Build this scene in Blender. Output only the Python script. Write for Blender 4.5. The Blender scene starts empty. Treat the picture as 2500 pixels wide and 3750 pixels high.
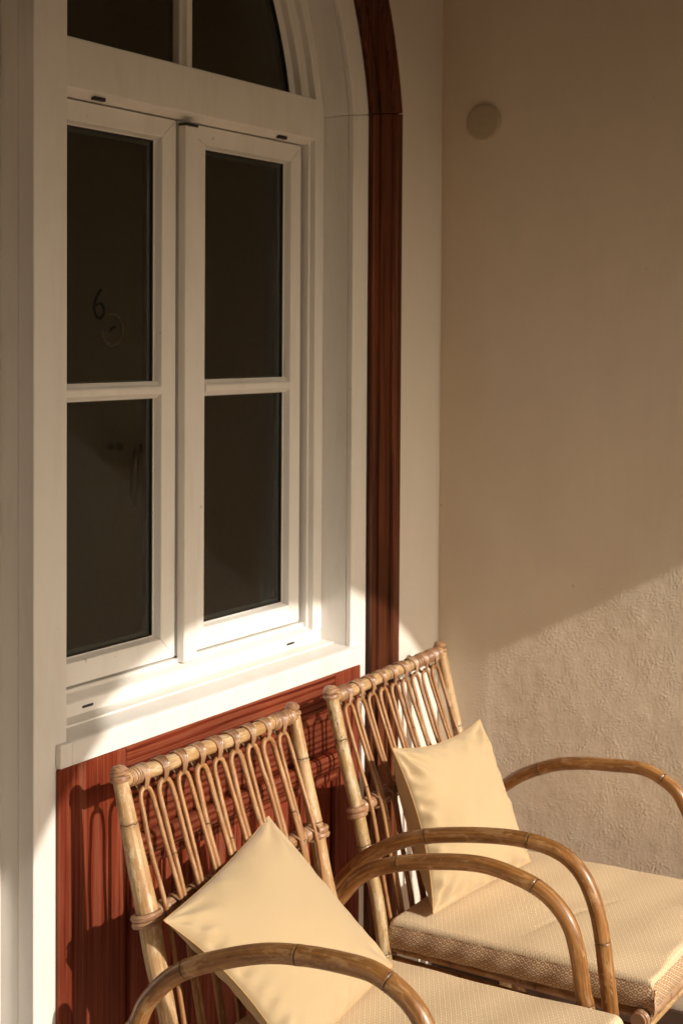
import bpy, math, random
import numpy as np
from mathutils import Vector, Matrix
random.seed(7)
RS = np.random.RandomState(11)
S = bpy.context.scene
COL = S.collection

# ------------------------------------------------------------------ camera
yaw, pitch, roll = math.radians(33.1), math.radians(1.5), math.radians(0.35)
f0 = Vector((math.cos(yaw), math.sin(yaw), 0)); r0 = Vector((math.sin(yaw), -math.cos(yaw), 0)); u0 = Vector((0, 0, 1))
fw = f0 * math.cos(pitch) - u0 * math.sin(pitch)
up = u0 * math.cos(pitch) + f0 * math.sin(pitch)
rr = r0 * math.cos(roll) + up * math.sin(roll)
uu = up * math.cos(roll) - r0 * math.sin(roll)
cd = bpy.data.cameras.new('camera'); cam = bpy.data.objects.new('camera', cd); COL.objects.link(cam)
cam.matrix_world = Matrix(((rr.x, uu.x, -fw.x, -1.8459), (rr.y, uu.y, -fw.y, -1.7829), (rr.z, uu.z, -fw.z, 1.68), (0, 0, 0, 1)))
cd.sensor_fit = 'VERTICAL'; cd.sensor_height = 36; cd.lens = 5208 / 3750 * 36
cd.shift_y = -(1875 - 1376) / 3750
cd.clip_start = 0.05; cd.clip_end = 500
cd.dof.use_dof = True; cd.dof.focus_distance = 2.45; cd.dof.aperture_fstop = 7.0
S.camera = cam

# ------------------------------------------------------------------ sky, sun, exposure
SDX, SDZ = 0.075, -0.548            # sunlight travels along (SDX, 1, SDZ)
EL = math.atan(0.548)
w = bpy.data.worlds.new('World'); S.world = w; w.use_nodes = True
nt = w.node_tree; nt.nodes.clear()
sky = nt.nodes.new('ShaderNodeTexSky'); sky.sky_type = 'NISHITA'; sky.sun_disc = False
sky.sun_elevation = EL; sky.sun_rotation = math.pi + math.atan(SDX); sky.dust_density = 4.0; sky.air_density = 1.0; sky.ozone_density = 0.6
bg = nt.nodes.new('ShaderNodeBackground'); bg.inputs[1].default_value = 0.11
wo = nt.nodes.new('ShaderNodeOutputWorld')
nt.links.new(sky.outputs[0], bg.inputs[0]); nt.links.new(bg.outputs[0], wo.inputs[0])
sd = bpy.data.lights.new('sun', 'SUN'); sun = bpy.data.objects.new('sun', sd); COL.objects.link(sun)
sd.energy = 3.05; sd.angle = math.radians(0.55); sd.color = (1.0, 0.92, 0.80)
sun.location = (0, -6, 6)
sun.rotation_euler = Vector((SDX, 1, SDZ)).to_track_quat('-Z', 'Y').to_euler()
S.view_settings.view_transform = 'Standard'; S.view_settings.look = 'None'
S.view_settings.exposure = 0.40; S.view_settings.gamma = 1.0; S.view_settings.use_curve_mapping = False
try:
    S.cycles.use_denoising = True
    S.cycles.max_bounces = 10; S.cycles.diffuse_bounces = 6
except Exception: pass

# ------------------------------------------------------------------ material helpers
class NT:
    def __init__(s, name):
        s.m = bpy.data.materials.new(name); s.m.use_nodes = True; s.t = s.m.node_tree; s.t.nodes.clear()
        s.out = s.n('ShaderNodeOutputMaterial'); s.b = s.n('ShaderNodeBsdfPrincipled'); s.l(s.b.outputs[0], s.out.inputs[0])
    def n(s, k, **kw):
        x = s.t.nodes.new(k)
        for a, v in kw.items(): setattr(x, a, v)
        return x
    def l(s, a, b): s.t.links.new(a, b)
    def set(s, rough=.5, spec=.5, coat=0, coatr=.1):
        s.b.inputs['Roughness'].default_value = rough; s.b.inputs['Specular IOR Level'].default_value = spec
        s.b.inputs['Coat Weight'].default_value = coat; s.b.inputs['Coat Roughness'].default_value = coatr
    def coord(s, kind='Object', scale=(1, 1, 1), rot=(0, 0, 0)):
        c = s.n('ShaderNodeTexCoord'); m = s.n('ShaderNodeMapping'); m.inputs['Scale'].default_value = scale; m.inputs['Rotation'].default_value = rot
        s.l(c.outputs[kind], m.inputs[0]); return m.outputs[0]
    def noise(s, vec, scale=5, detail=4, rough=.5, dist=0):
        x = s.n('ShaderNodeTexNoise'); x.inputs['Scale'].default_value = scale; x.inputs['Detail'].default_value = detail
        x.inputs['Roughness'].default_value = rough; x.inputs['Distortion'].default_value = dist; s.l(vec, x.inputs['Vector']); return x.outputs[0]
    def ramp(s, fac, stops):
        r = s.n('ShaderNodeValToRGB'); e = r.color_ramp.elements
        while len(e) > 1: e.remove(e[-1])
        for i, (p, c) in enumerate(stops):
            if i == 0: x = e[0]; x.position = p
            else: x = e.new(p)
            x.color = (c[0], c[1], c[2], 1) if hasattr(c, '__len__') else (c, c, c, 1)
        s.l(fac, r.inputs[0]); return r.outputs[0]
    def mix(s, fac, a, b, mode='MIX'):
        x = s.n('ShaderNodeMix', data_type='RGBA', blend_type=mode)
        for sock, v in ((x.inputs[0], fac), (x.inputs[6], a), (x.inputs[7], b)):
            if hasattr(v, 'links'): s.l(v, sock)
            elif hasattr(v, '__len__'): sock.default_value = (v[0], v[1], v[2], 1)
            else: sock.default_value = v
        return x.outputs[2]
    def math(s, op, a, b=0.0, c=0.0):
        x = s.n('ShaderNodeMath', operation=op)
        for i, v in enumerate((a, b, c)):
            if hasattr(v, 'links'): s.l(v, x.inputs[i])
            else: x.inputs[i].default_value = v
        return x.outputs[0]
    def color(s, c):
        if hasattr(c, 'links'): s.l(c, s.b.inputs['Base Color'])
        else: s.b.inputs['Base Color'].default_value = (c[0], c[1], c[2], 1)
    def bump(s, h, strength=.3, dist=.002, prev=None):
        x = s.n('ShaderNodeBump'); x.inputs['Strength'].default_value = strength; x.inputs['Distance'].default_value = dist
        s.l(h, x.inputs['Height'])
        if prev: s.l(prev, x.inputs['Normal'])
        s.l(x.outputs[0], s.b.inputs['Normal']); return x.outputs[0]

def m_white():
    m = NT('white_window_paint'); m.set(.34, .45)
    v = m.coord('Object'); n1 = m.noise(v, 3, 5, .6); n2 = m.noise(m.coord('Object', (1, 1, 6)), 40, 3)
    c = m.mix(n1, (.79, .765, .73), (.85, .825, .79))
    gr = m.ramp(m.noise(m.coord('Object', (6, 6, 1.2)), 3, 7, .7, .4), [(.48, 0), (.72, 1)]); c = m.mix(m.math('MULTIPLY', gr, .30), c, (.62, .56, .48))
    spk = m.ramp(m.noise(v, 48, 2, .5), [(0, 0), (.755, 0), (.79, 1)])
    c = m.mix(m.math('MULTIPLY', spk, .45), c, (.36, .26, .17))
    m.color(c); m.bump(n2, .12, .0006); return m.m
def m_plaster(name, a, b, bump=.25, spots=.5):
    m = NT(name); m.set(.9, .15)
    v = m.coord('Object'); n1 = m.noise(v, 2.2, 6, .6); n2 = m.noise(v, 90, 5, .6); n3 = m.noise(v, 14, 4, .5)
    c = m.mix(n1, a, b)
    c = m.mix(m.math('MULTIPLY', n3, .25), c, tuple(x * .82 for x in a))
    pt = m.ramp(m.noise(m.coord('Object', (1, 1.6, .7)), 1.7, 7, .68, .6), [(.40, 0), (.62, 1)]); c = m.mix(m.math('MULTIPLY', pt, .35), c, tuple(x * .86 for x in a))
    spk = m.ramp(m.noise(v, 30, 2, .5), [(0, 0), (.77, 0), (.80, 1)])
    c = m.mix(m.math('MULTIPLY', spk, spots), c, (.16, .10, .06))
    m.color(c); m.bump(m.math('ADD', n2, m.math('MULTIPLY', m.noise(v, 230, 4, .65), .9)), bump, .0012); return m.m
def m_wood(name, dark, mid, light, axis, rough=.55, wear=.45, coat=0, spec=.12):
    m = NT(name); m.set(rough, spec, coat, .25)
    sc = {'x': (1.0, 26, 26), 'z': (26, 26, 1.0)}[axis]
    sf = {'x': (3, 200, 200), 'z': (200, 200, 3)}[axis]
    oi = m.n('ShaderNodeObjectInfo'); off = m.n('ShaderNodeVectorMath', operation='SCALE')
    cmb = m.n('ShaderNodeCombineXYZ')
    for i in range(3): m.l(oi.outputs['Random'], cmb.inputs[i])
    m.l(cmb.outputs[0], off.inputs[0]); off.inputs[3].default_value = 9.0
    tc = m.n('ShaderNodeTexCoord'); ad = m.n('ShaderNodeVectorMath', operation='ADD'); m.l(tc.outputs['Object'], ad.inputs[0]); m.l(off.outputs[0], ad.inputs[1])
    def mp(s):
        x = m.n('ShaderNodeMapping'); x.inputs['Scale'].default_value = s; m.l(ad.outputs[0], x.inputs[0]); return x.outputs[0]
    g = m.noise(mp(sc), 1.0, 5, .6, 1.0); gf = m.noise(mp(sf), 1.0, 3, .6, .3)
    wv = m.n('ShaderNodeTexWave'); wv.bands_direction = 'Z' if axis == 'x' else 'X'
    wv.inputs['Scale'].default_value = 22; wv.inputs['Distortion'].default_value = 5; wv.inputs['Detail'].default_value = 4; wv.inputs['Detail Scale'].default_value = 1.2
    m.l(mp({'x': (.10, 1, 1), 'z': (1, 1, .10)}[axis]), wv.inputs['Vector'])
    kw = .22 if axis == 'x' else .05
    gm = m.noise(mp(tuple(q * (7.0 if q > 2 else 2.6) for q in sc)), 1.0, 3, .6, .2)
    t = m.math('ADD', m.math('MULTIPLY', g, .50 - kw * .5), m.math('ADD', m.math('MULTIPLY', gm, .5 - kw * .5), m.math('MULTIPLY', wv.outputs[1], kw)))
    c = m.ramp(t, [(.33, dark), (.45, mid), (.60, light), (.70, mid)])
    lowv = m.noise(mp(tuple(2.2 if q > 2 else .8 for q in sc)), 1.6, 4, .6); c = m.mix(m.ramp(lowv, [(.35, .55), (.62, 0)]), c, dark)
    wr = m.ramp(m.noise(mp(tuple(.28 * q for q in sc)), 3.0, 6, .7), [(0, 0), (.60, 0), (.74, 1)])
    c = m.mix(m.math('MULTIPLY', wr, wear), c, tuple(.5 * a + b for a, b in zip(light, (.16, .12, .09))))
    m.color(c); nb = m.bump(m.math('ADD', gm, m.math('MULTIPLY', wv.outputs[1], kw * 1.5)), .6, .0011); return m.m
def m_bamboo(name, base, alt, pale, dark, streak=.5, scuff=.4, rough=.33, coat=.35, specks=.5):
    m = NT(name); m.set(rough, .5, coat, .18)
    oi = m.n('ShaderNodeObjectInfo'); cmb = m.n('ShaderNodeCombineXYZ')
    for i in range(3): m.l(oi.outputs['Random'], cmb.inputs[i])
    tc = m.n('ShaderNodeTexCoord'); sc0 = m.n('ShaderNodeVectorMath', operation='SCALE'); m.l(cmb.outputs[0], sc0.inputs[0]); sc0.inputs[3].default_value = 31.0
    ad = m.n('ShaderNodeVectorMath', operation='ADD'); m.l(tc.outputs['UV'], ad.inputs[0]); m.l(sc0.outputs[0], ad.inputs[1])
    def mp(s):
        x = m.n('ShaderNodeMapping'); x.inputs['Scale'].default_value = s; m.l(ad.outputs[0], x.inputs[0]); return x.outputs[0]
    bl = m.noise(mp((26, 11, 1)), 1, 6, .65, .8); st = m.noise(mp((300, 5, 1)), 1, 4, .6); sc = m.noise(mp((70, 22, 1)), 1, 6, .7, .5)
    c = m.mix(m.ramp(bl, [(.42, 0), (.58, 1)]), base, alt)
    c = m.mix(m.math('MULTIPLY', m.ramp(st, [(.42, 0), (.62, 1)]), streak), c, dark)
    c = m.mix(m.math('MULTIPLY', m.ramp(sc, [(.54, 0), (.60, 1)]), scuff), c, pale)
    dk = m.noise(mp((120, 38, 1)), 1, 6, .75)
    c = m.mix(m.math('MULTIPLY', m.ramp(dk, [(.60, 0), (.645, 1)]), specks), c, tuple(.35 * x for x in dark))
    at = m.n('ShaderNodeAttribute'); at.attribute_name = 'node'
    c = m.mix(m.math('MINIMUM', m.math('MULTIPLY', at.outputs['Fac'], m.math('ADD', m.math('MULTIPLY', sc, 1.4), .25)), 1.0), c, (.045, .018, .008))
    m.color(c); m.bump(m.math('ADD', m.math('MULTIPLY', st, .6), sc), .45, .0007); return m.m
def m_fabric(name, col, col2, weave=1400):
    m = NT(name); m.set(.92, .12); m.b.inputs['Sheen Weight'].default_value = .25; m.b.inputs['Sheen Roughness'].default_value = .5
    v = m.coord('UV', (weave, weave, 1)); 
    wv = m.n('ShaderNodeTexWave'); wv.wave_type = 'BANDS'; wv.bands_direction = 'X'; wv.inputs['Scale'].default_value = .32; wv.inputs['Distortion'].default_value = 1.2; m.l(v, wv.inputs['Vector'])
    wy = m.n('ShaderNodeTexWave'); wy.wave_type = 'BANDS'; wy.bands_direction = 'Y'; wy.inputs['Scale'].default_value = .32; wy.inputs['Distortion'].default_value = 1.2; m.l(v, wy.inputs['Vector'])
    n1 = m.noise(m.coord('UV'), 9, 5, .6); h = m.math('MULTIPLY', wv.outputs[1], wy.outputs[1])
    n2 = m.noise(m.coord('UV', (1, 1, 1)), 420, 3, .7)
    c = m.mix(n1, col, col2); c = m.mix(m.math('MULTIPLY', n2, .22), c, tuple(.72 * x for x in col))
    m.color(c); m.bump(m.math('ADD', h, m.math('MULTIPLY', n2, .8)), .30, .0006); return m.m
def m_pattern(name, cream, ochre, contrast, px=.0175, py=.0105):
    m = NT(name); m.set(.95, .1)
    tc = m.n('ShaderNodeTexCoord'); sp = m.n('ShaderNodeSeparateXYZ'); m.l(tc.outputs['UV'], sp.inputs[0])
    w1 = m.noise(tc.outputs['UV'], 60, 2)
    ux = m.math('COSINE', m.math('MULTIPLY', m.math('ADD', sp.outputs[0], m.math('MULTIPLY', w1, .0012)), 2 * math.pi / px))
    uy = m.math('COSINE', m.math('MULTIPLY', m.math('ADD', sp.outputs[1], m.math('MULTIPLY', w1, .001)), 2 * math.pi / py))
    f = m.math('ADD', ux, m.math('MULTIPLY', uy, .85))
    line = m.ramp(m.math('ABSOLUTE', f), [(0, 1), (.26, 1), (.42, 0)])
    dot = m.ramp(m.math('ABSOLUTE', f), [(0, 0), (.90, 0), (.98, 1)])   # clipped high values: dash at centres
    f2 = m.math('MULTIPLY', m.math('ABSOLUTE', f), .55)
    dot = m.ramp(f2, [(0, 0), (.86, 0), (.92, 1)])
    pat = m.math('MAXIMUM', line, dot)
    th = m.noise(m.coord('UV', (1, 1, 1)), 900, 3, .8)
    fac = m.math('ADD', m.math('MULTIPLY', pat, contrast), (1 - contrast) * .5)
    fac = m.math('ADD', fac, m.math('MULTIPLY', m.math('SUBTRACT', th, .5), .8))
    fac.node.use_clamp = True
    c = m.mix(fac, ochre, cream)
    m.color(c); m.bump(m.math('ADD', m.math('MULTIPLY', pat, .7), th), .55, .0009); return m.m
def m_flat(name, c, rough=.5, metal=0, spec=.5):
    m = NT(name); m.set(rough, spec); m.b.inputs['Metallic'].default_value = metal
    n = m.noise(m.coord('Object'), 60, 4, .6); m.color(m.mix(n, tuple(x * .85 for x in c), tuple(x * 1.15 for x in c))); return m.m
def m_glass(name):
    m = NT(name); m.t.nodes.remove(m.b)
    tr = m.n('ShaderNodeBsdfTransparent'); tr.inputs[0].default_value = (.86, .90, .86, 1)
    gl = m.n('ShaderNodeBsdfGlossy'); gl.inputs['Roughness'].default_value = .004
    fr = m.n('ShaderNodeFresnel'); fr.inputs[0].default_value = 1.52
    n = m.noise(m.coord('Object'), 2.5, 2); b = m.n('ShaderNodeBump'); b.inputs['Strength'].default_value = .02; b.inputs['Distance'].default_value = .01; m.l(n, b.inputs['Height']); m.l(b.outputs[0], gl.inputs['Normal'])
    mx = m.n('ShaderNodeMixShader'); m.l(m.math('MINIMUM', m.math('MULTIPLY', fr.outputs[0], 1.35), 1.0), mx.inputs[0]); m.l(tr.outputs[0], mx.inputs[1]); m.l(gl.outputs[0], mx.inputs[2]); m.l(mx.outputs[0], m.out.inputs[0]); return m.m

WHITE = m_white()
STUCCO = m_plaster('beige_stucco', (.79, .675, .54), (.85, .75, .615), .32, .4)
PLAST = m_plaster('white_plaster', (.76, .70, .62), (.82, .77, .70), .2, .5)
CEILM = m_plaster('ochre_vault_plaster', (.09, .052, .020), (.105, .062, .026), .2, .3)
REDZ = m_wood('red_stained_pine_upright', (0.034, 0.005, 0.002), (0.197, 0.028, 0.010), (0.302, 0.082, 0.043), 'z')
REDX = m_wood('red_stained_pine_level', (0.034, 0.005, 0.002), (0.197, 0.030, 0.011), (0.302, 0.086, 0.044), 'x')
POSTM = m_wood('dark_red_varnished_wood', (0.006, 0.002, 0.001), (0.088, 0.021, 0.006), (0.215, 0.060, 0.024), 'z', .5, .4, .05, .15)
BPALE = m_bamboo('pale_bamboo', (0.458, 0.274, 0.117), (0.563, 0.382, 0.195), (0.669, 0.539, 0.367), (0.264, 0.124, 0.047), .5, .65, .42, .18)
BMOT = m_bamboo('mottled_bamboo', (0.475, 0.315, 0.140), (0.563, 0.407, 0.218), (0.651, 0.531, 0.374), (0.141, 0.075, 0.023), .55, .6, .33, .3, 1.0)
BBRN = m_bamboo('brown_bamboo', (0.276, 0.115, 0.028), (0.396, 0.187, 0.056), (0.478, 0.289, 0.133), (0.120, 0.047, 0.013), .65, .55, .40, .22)
CANE = m_bamboo('tan_cane', (0.334, 0.148, 0.050), (0.440, 0.228, 0.090), (0.546, 0.352, 0.202), (0.176, 0.068, 0.022), .5, .4, .45, .08)
BIND = m_bamboo('grey_brown_binding', (0.334, 0.172, 0.086), (0.440, 0.260, 0.144), (0.563, 0.392, 0.259), (0.158, 0.064, 0.029), .6, .45, .45, .12)
PILM = m_fabric('yellow_pillow_linen', (.515, .380, .220), (.55, .415, .245))
CTOP = m_pattern('sunlit_tone_cushion_weave', (.80, .69, .53), (.64, .445, .235), .65)  # cushion fabric, sunlight on the top painted in as paler, fainter colours
CSID = m_pattern('shaded_tone_cushion_weave', (.68, .56, .41), (.38, .20, .08), .95)  # same fabric, shade on the sides painted in as darker browns
BLACK = m_flat('black_rubber', (.012, .012, .011), .5)
SPACE = m_flat('grey_spacer', (.10, .11, .09), .3, .6)
BRONZE = m_flat('dark_bronze', (.05, .028, .013), .22, .9)
ROOMM = m_flat('dark_room_plaster', (.50, .42, .27), .9)
DARKT = m_flat('dark_brown_tile', (.060, .030, .018), .35)
FLOORM = m_flat('warm_limestone_floor', (.84, .69, .53), .6)
GROUNDM = m_flat('pale_gravel', (.22, .16, .09), .95)
PLAT = m_flat('ivory_plastic', (.60, .52, .38), .4)
INK = m_flat('black_glass_print', (.018, .018, .014), 1, 0, 0)
INK2 = m_flat('faint_brown_glass_print', (.075, .06, .035), 1, 0, 0)
GLASS = m_glass('window_glass')

# ------------------------------------------------------------------ mesh helpers
def tag(o, label=None, cat=None, group=None, kind=None):
    for k, v in (('label', label), ('category', cat), ('group', group), ('kind', kind)):
        if v: o[k] = v
    return o
def empty(name, loc, **k):
    o = bpy.data.objects.new(name, None); COL.objects.link(o); o.location = loc; o.empty_display_size = .1; return tag(o, **k)
def wpos(o):
    p = Vector((0, 0, 0))
    while o: p += o.location; o = o.parent
    return p
class MB:
    def __init__(s): s.v = []; s.f = []; s.uv = []; s.att = []; s.mi = []
    def add(s, verts, faces, uvs=None, att=None, mi=0):
        b = len(s.v); s.v += [tuple(p) for p in verts]; s.att += list(att) if att is not None else [0.0] * len(verts)
        for i, fc in enumerate(faces):
            s.f.append(tuple(b + q for q in fc)); s.uv.append(uvs[i] if uvs else [(0, 0)] * len(fc)); s.mi.append(mi)
        return s
    def box(s, x0, x1, y0, y1, z0, z1, mi=0):
        v = [(x, y, z) for z in (z0, z1) for y in (y0, y1) for x in (x0, x1)]
        return s.add(v, [(0, 2, 3, 1), (4, 5, 7, 6), (0, 1, 5, 4), (2, 6, 7, 3), (0, 4, 6, 2), (1, 3, 7, 5)], mi=mi)
    def prism(s, poly, axis, a, b, mi=0):
        """poly: list of 2D points; axis x: poly=(y,z); y: (x,z); z: (x,y)"""
        def P(p, t): return {'x': (t, p[0], p[1]), 'y': (p[0], t, p[1]), 'z': (p[0], p[1], t)}[axis]
        n = len(poly); v = [P(p, a) for p in poly] + [P(p, b) for p in poly]
        return s.add(v, [tuple(range(n))[::-1], tuple(range(n, 2 * n))] + [(i, (i + 1) % n, n + (i + 1) % n, n + i) for i in range(n)], mi=mi)
    def grid(s, P, closed_u=False, closed_v=False, mi=0, uvscale=None):
        n = len(P); m = len(P[0]); v = [p for row in P for p in row]; f = []
        for i in range(n if closed_u else n - 1):
            for j in range(m if closed_v else m - 1):
                f.append((i * m + j, ((i + 1) % n) * m + j, ((i + 1) % n) * m + (j + 1) % m, i * m + (j + 1) % m))
        return s.add(v, f, mi=mi)
    def tube(s, path, r, sides=14, ds=.007, nodes=(), closed=False, caps=True, smooth=True, squash=None, bulge=.035):
        pts = [Vector(p) for p in path]
        rl = r if hasattr(r, '__len__') else [r] * len(pts)
        if smooth and len(pts) > 2: pts, rl = catmull(pts, rl, 10, closed)
        seg = [0.0]
        L = pts + ([pts[0]] if closed else [])
        RL = list(rl) + ([rl[0]] if closed else [])
        for a, b in zip(L, L[1:]): seg.append(seg[-1] + (b - a).length)
        T = seg[-1]; n = max(2, int(T / ds))
        ts = [T * i / n for i in range(n + (0 if closed else 1))]
        nd = [q * T for q in nodes]
        for q in nd:
            ts = [t for t in ts if abs(t - q) > .0065]
            ts += [q - .006, q - .0042, q - .0028, q - .0018, q - .0009, q, q + .0009, q + .0018, q + .0028, q + .0042, q + .006]
        ts = sorted(t for t in ts if 0 <= t <= T)
        P = []; R = []; A = []; k = 0
        for t in ts:
            while k < len(seg) - 2 and seg[k + 1] < t: k += 1
            u = (t - seg[k]) / max(1e-9, seg[k + 1] - seg[k]); P.append(L[k].lerp(L[k + 1], u)); rad = RL[k] + (RL[k + 1] - RL[k]) * u
            a = 0
            for q in nd:
                d = abs(t - q)
                rad *= 1 + bulge * math.exp(-((d - .003) / .0022) ** 2) - .05 * math.exp(-(d / .001) ** 2)
                a = max(a, math.exp(-(d / .0013) ** 2), .28 * math.exp(-(d / .007) ** 2))
            R.append(rad); A.append(t)
        N = len(P); V = []; att = []
        tan = []
        for i in range(N):
            a = P[i - 1] if (i or closed) else P[0]; b = P[(i + 1) % N] if (i < N - 1 or closed) else P[-1]
            tan.append((b - a).normalized())
        ref = Vector((0, 0, 1)) if abs(tan[0].z) < .9 else Vector((0, 1, 0))
        nrm = (ref - tan[0] * ref.dot(tan[0])).normalized()
        for i in range(N):
            nrm = (nrm - tan[i] * nrm.dot(tan[i])).normalized(); bi = tan[i].cross(nrm)
            for j in range(sides):
                a = 2 * math.pi * j / sides; c, sn = math.cos(a), math.sin(a)
                V.append(P[i] + (nrm * c + bi * sn) * R[i]); av = 0
                for qi, q in enumerate(nd):
                    d = abs(A[i] - q - R[i] * (.085 * math.sin(2 * a + 2.1 * qi + q * 9) + .05 * math.sin(5 * a + q * 31)))
                    if d < .02: av = max(av, math.exp(-(d / .0011) ** 2), .28 * math.exp(-(d / .007) ** 2))
                att.append(av)
        F = []; UV = []; per = 2 * math.pi * (sum(R) / N)
        for i in range(N if closed else N - 1):
            i2 = (i + 1) % N; v0 = ts[i]; v1 = ts[i2] if i2 else T
            for j in range(sides):
                j2 = (j + 1) % sides; F.append((i * sides + j, i * sides + j2, i2 * sides + j2, i2 * sides + j))
                ua, ub = per * j / sides, per * (j + 1) / sides; UV.append([(ua, v0), (ub, v0), (ub, v1), (ua, v1)])
        if caps and not closed:
            F.append(tuple(range(sides))[::-1]); UV.append([(0, 0)] * sides)
            F.append(tuple(range((N - 1) * sides, N * sides))); UV.append([(0, 0)] * sides)
        return s.add(V, F, UV, att)
    def build(s, name, mats, parent=None, smooth=False, bevel=0, seg=2, sharp=40, node=False):
        org = wpos(parent) if parent else Vector((0, 0, 0))
        me = bpy.data.meshes.new(name); me.from_pydata([(x - org.x, y - org.y, z - org.z) for x, y, z in s.v], [], s.f)
        me.update()
        ul = me.uv_layers.new(name='UVMap'); ul.data.foreach_set('uv', [c for fc in s.uv for p in fc for c in p])
        if node: a = me.attributes.new('node', 'FLOAT', 'POINT'); a.data.foreach_set('value', s.att)
        for m in (mats if isinstance(mats, (list, tuple)) else [mats]): me.materials.append(m)
        me.polygons.foreach_set('material_index', s.mi)
        if smooth:
            me.polygons.foreach_set('use_smooth', [True] * len(me.polygons))
            try: me.set_sharp_from_angle(angle=math.radians(sharp))
            except Exception: pass
        o = bpy.data.objects.new(name, me); COL.objects.link(o); o.parent = parent
        if bevel:
            b = o.modifiers.new('bevel', 'BEVEL'); b.width = bevel; b.segments = seg; b.limit_method = 'ANGLE'; b.angle_limit = math.radians(35); b.harden_normals = False
        return o
def catmull(P, R, k, closed=False):
    n = len(P); out = []; ro = []
    for i in range(n if closed else n - 1):
        p0 = P[(i - 1) % n] if (closed or i) else P[0] * 2 - P[1]; p1 = P[i]; p2 = P[(i + 1) % n]
        p3 = P[(i + 2) % n] if (closed or i < n - 2) else P[-1] * 2 - P[-2]
        for j in range(k):
            t = j / k; out.append(.5 * ((2 * p1) + (p2 - p0) * t + (2 * p0 - 5 * p1 + 4 * p2 - p3) * t * t + (3 * p1 - p0 - 3 * p2 + p3) * t ** 3)); ro.append(R[i] + (R[(i + 1) % n] - R[i]) * t)
    if not closed: out.append(P[-1]); ro.append(R[-1])
    return out, ro

XW = 1.354                                     # face of the right wall
ACX, ACZ = -.04, 2.06                           # centre of the window's big arch
TH0 = math.asin(.147 / 1.055)
def Rof(x): return (x - ACX) / math.cos(TH0)
def zsp(x): return ACZ + (x - ACX) * math.tan(TH0)
def arc(R, th): return (ACX + R * math.cos(th), ACZ + R * math.sin(th))

# ------------------------------------------------------------------ large structure
L_OUT, L_IN = 2.75, 2.38
A_CZ = .254 + .548 * L_OUT; A_R = .888; A_CX = .638 - SDX * L_OUT
g = MB(); g.box(-60, 60, -90, -L_OUT + .0, -.30, -.12); tag(g.build('ground', GROUNDM), kind='structure')
g = MB(); g.box(-4.5, XW + .3, -L_OUT - .6, 0, -.15, 0); tag(g.build('terrace_floor', FLOORM), kind='structure')
# right wall: finely displaced stucco sheet near the corner, plain beyond
ny = 500; WY = 1.0; nf = 760; ZF = 1.55
ya = np.linspace(.0, -WY, ny); zf = np.linspace(0.0, ZF, nf); za = np.concatenate([zf, np.linspace(ZF, 3.0, 60)[1:]]); nz = len(za)
def fnoise(shape, sy, sz, lo, hi, p, seed, an=1.0):
    r = np.random.RandomState(seed).randn(*shape); F = np.fft.rfft2(r)
    ky = np.fft.fftfreq(shape[0], sy)[:, None]; kz = np.fft.rfftfreq(shape[1], sz)[None, :]
    k = np.hypot(ky, kz * an + ky * .35) + 1e-6; F *= (k ** -p) * np.exp(-(k / hi) ** 2) * (1 - np.exp(-(k / lo) ** 2)); h = np.fft.irfft2(F, s=shape); return h / h.std()
sy, sz = WY / (ny - 1), ZF / (nf - 1)
H1 = fnoise((ny, nf), sy, sz, 90, 240, 0.3, 3, .85); H2 = fnoise((ny, nf), sy, sz, 6, 36, 1.0, 5); H3 = fnoise((ny, nf), sy, sz, 1, 5, 1.5, 9)
Hf = (.00017 * H1 * (1 + .35 * np.clip(H2, -1.5, 1.5)) + .00020 * H2 + .0010 * H3) * np.clip((ZF - zf) / .2, 0, 1)[None, :] * np.clip((WY + ya) / .12, 0, 1)[:, None]
H = np.concatenate([Hf, np.zeros((ny, nz - nf))], 1)
t = -ya
fade = np.clip((t - .01) / .12, 0, 1); fade = fade * fade * (3 - 2 * fade)
def xwall(t): return XW - .023 * (1 - (1 - np.clip(t / .15, 0, 1)) ** 1.6) + .055 * t
g = MB()
Y, Z = np.meshgrid(ya, za, indexing='ij')
X = xwall(t)[:, None] - H * (.15 + .85 * fade[:, None])
V = np.stack([X, Y, Z], -1).reshape(-1, 3)
idx = np.arange(ny * nz).reshape(ny, nz)
Fq = np.stack([idx[:-1, :-1], idx[1:, :-1], idx[1:, 1:], idx[:-1, 1:]], -1).reshape(-1, 4)
me = bpy.data.meshes.new('right_wall'); me.from_pydata(V.tolist(), [], Fq.tolist()); me.polygons.foreach_set('use_smooth', [True] * len(me.polygons)); me.materials.append(STUCCO)
rw = bpy.data.objects.new('right_wall', me); COL.objects.link(rw)
tag(rw, 'beige rough stucco wall at right, sunlit in its lower part', 'wall', kind='structure')
g = MB(); g.box(XW + .2, XW + .3, -L_OUT, .4, -.15, 3.3); g.prism([(float(xwall(WY)), -WY + .001), (float(xwall(L_IN)), -L_IN), (XW + .2, -L_IN), (XW + .2, -WY + .001)], 'z', 0, 3.3); g.box(XW, XW + .02, -WY, .0, 3.0, 3.3)
tag(g.build('wall_core', STUCCO), 'plain stucco stretch of the right wall beyond the frame', 'wall', kind='structure')
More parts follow.
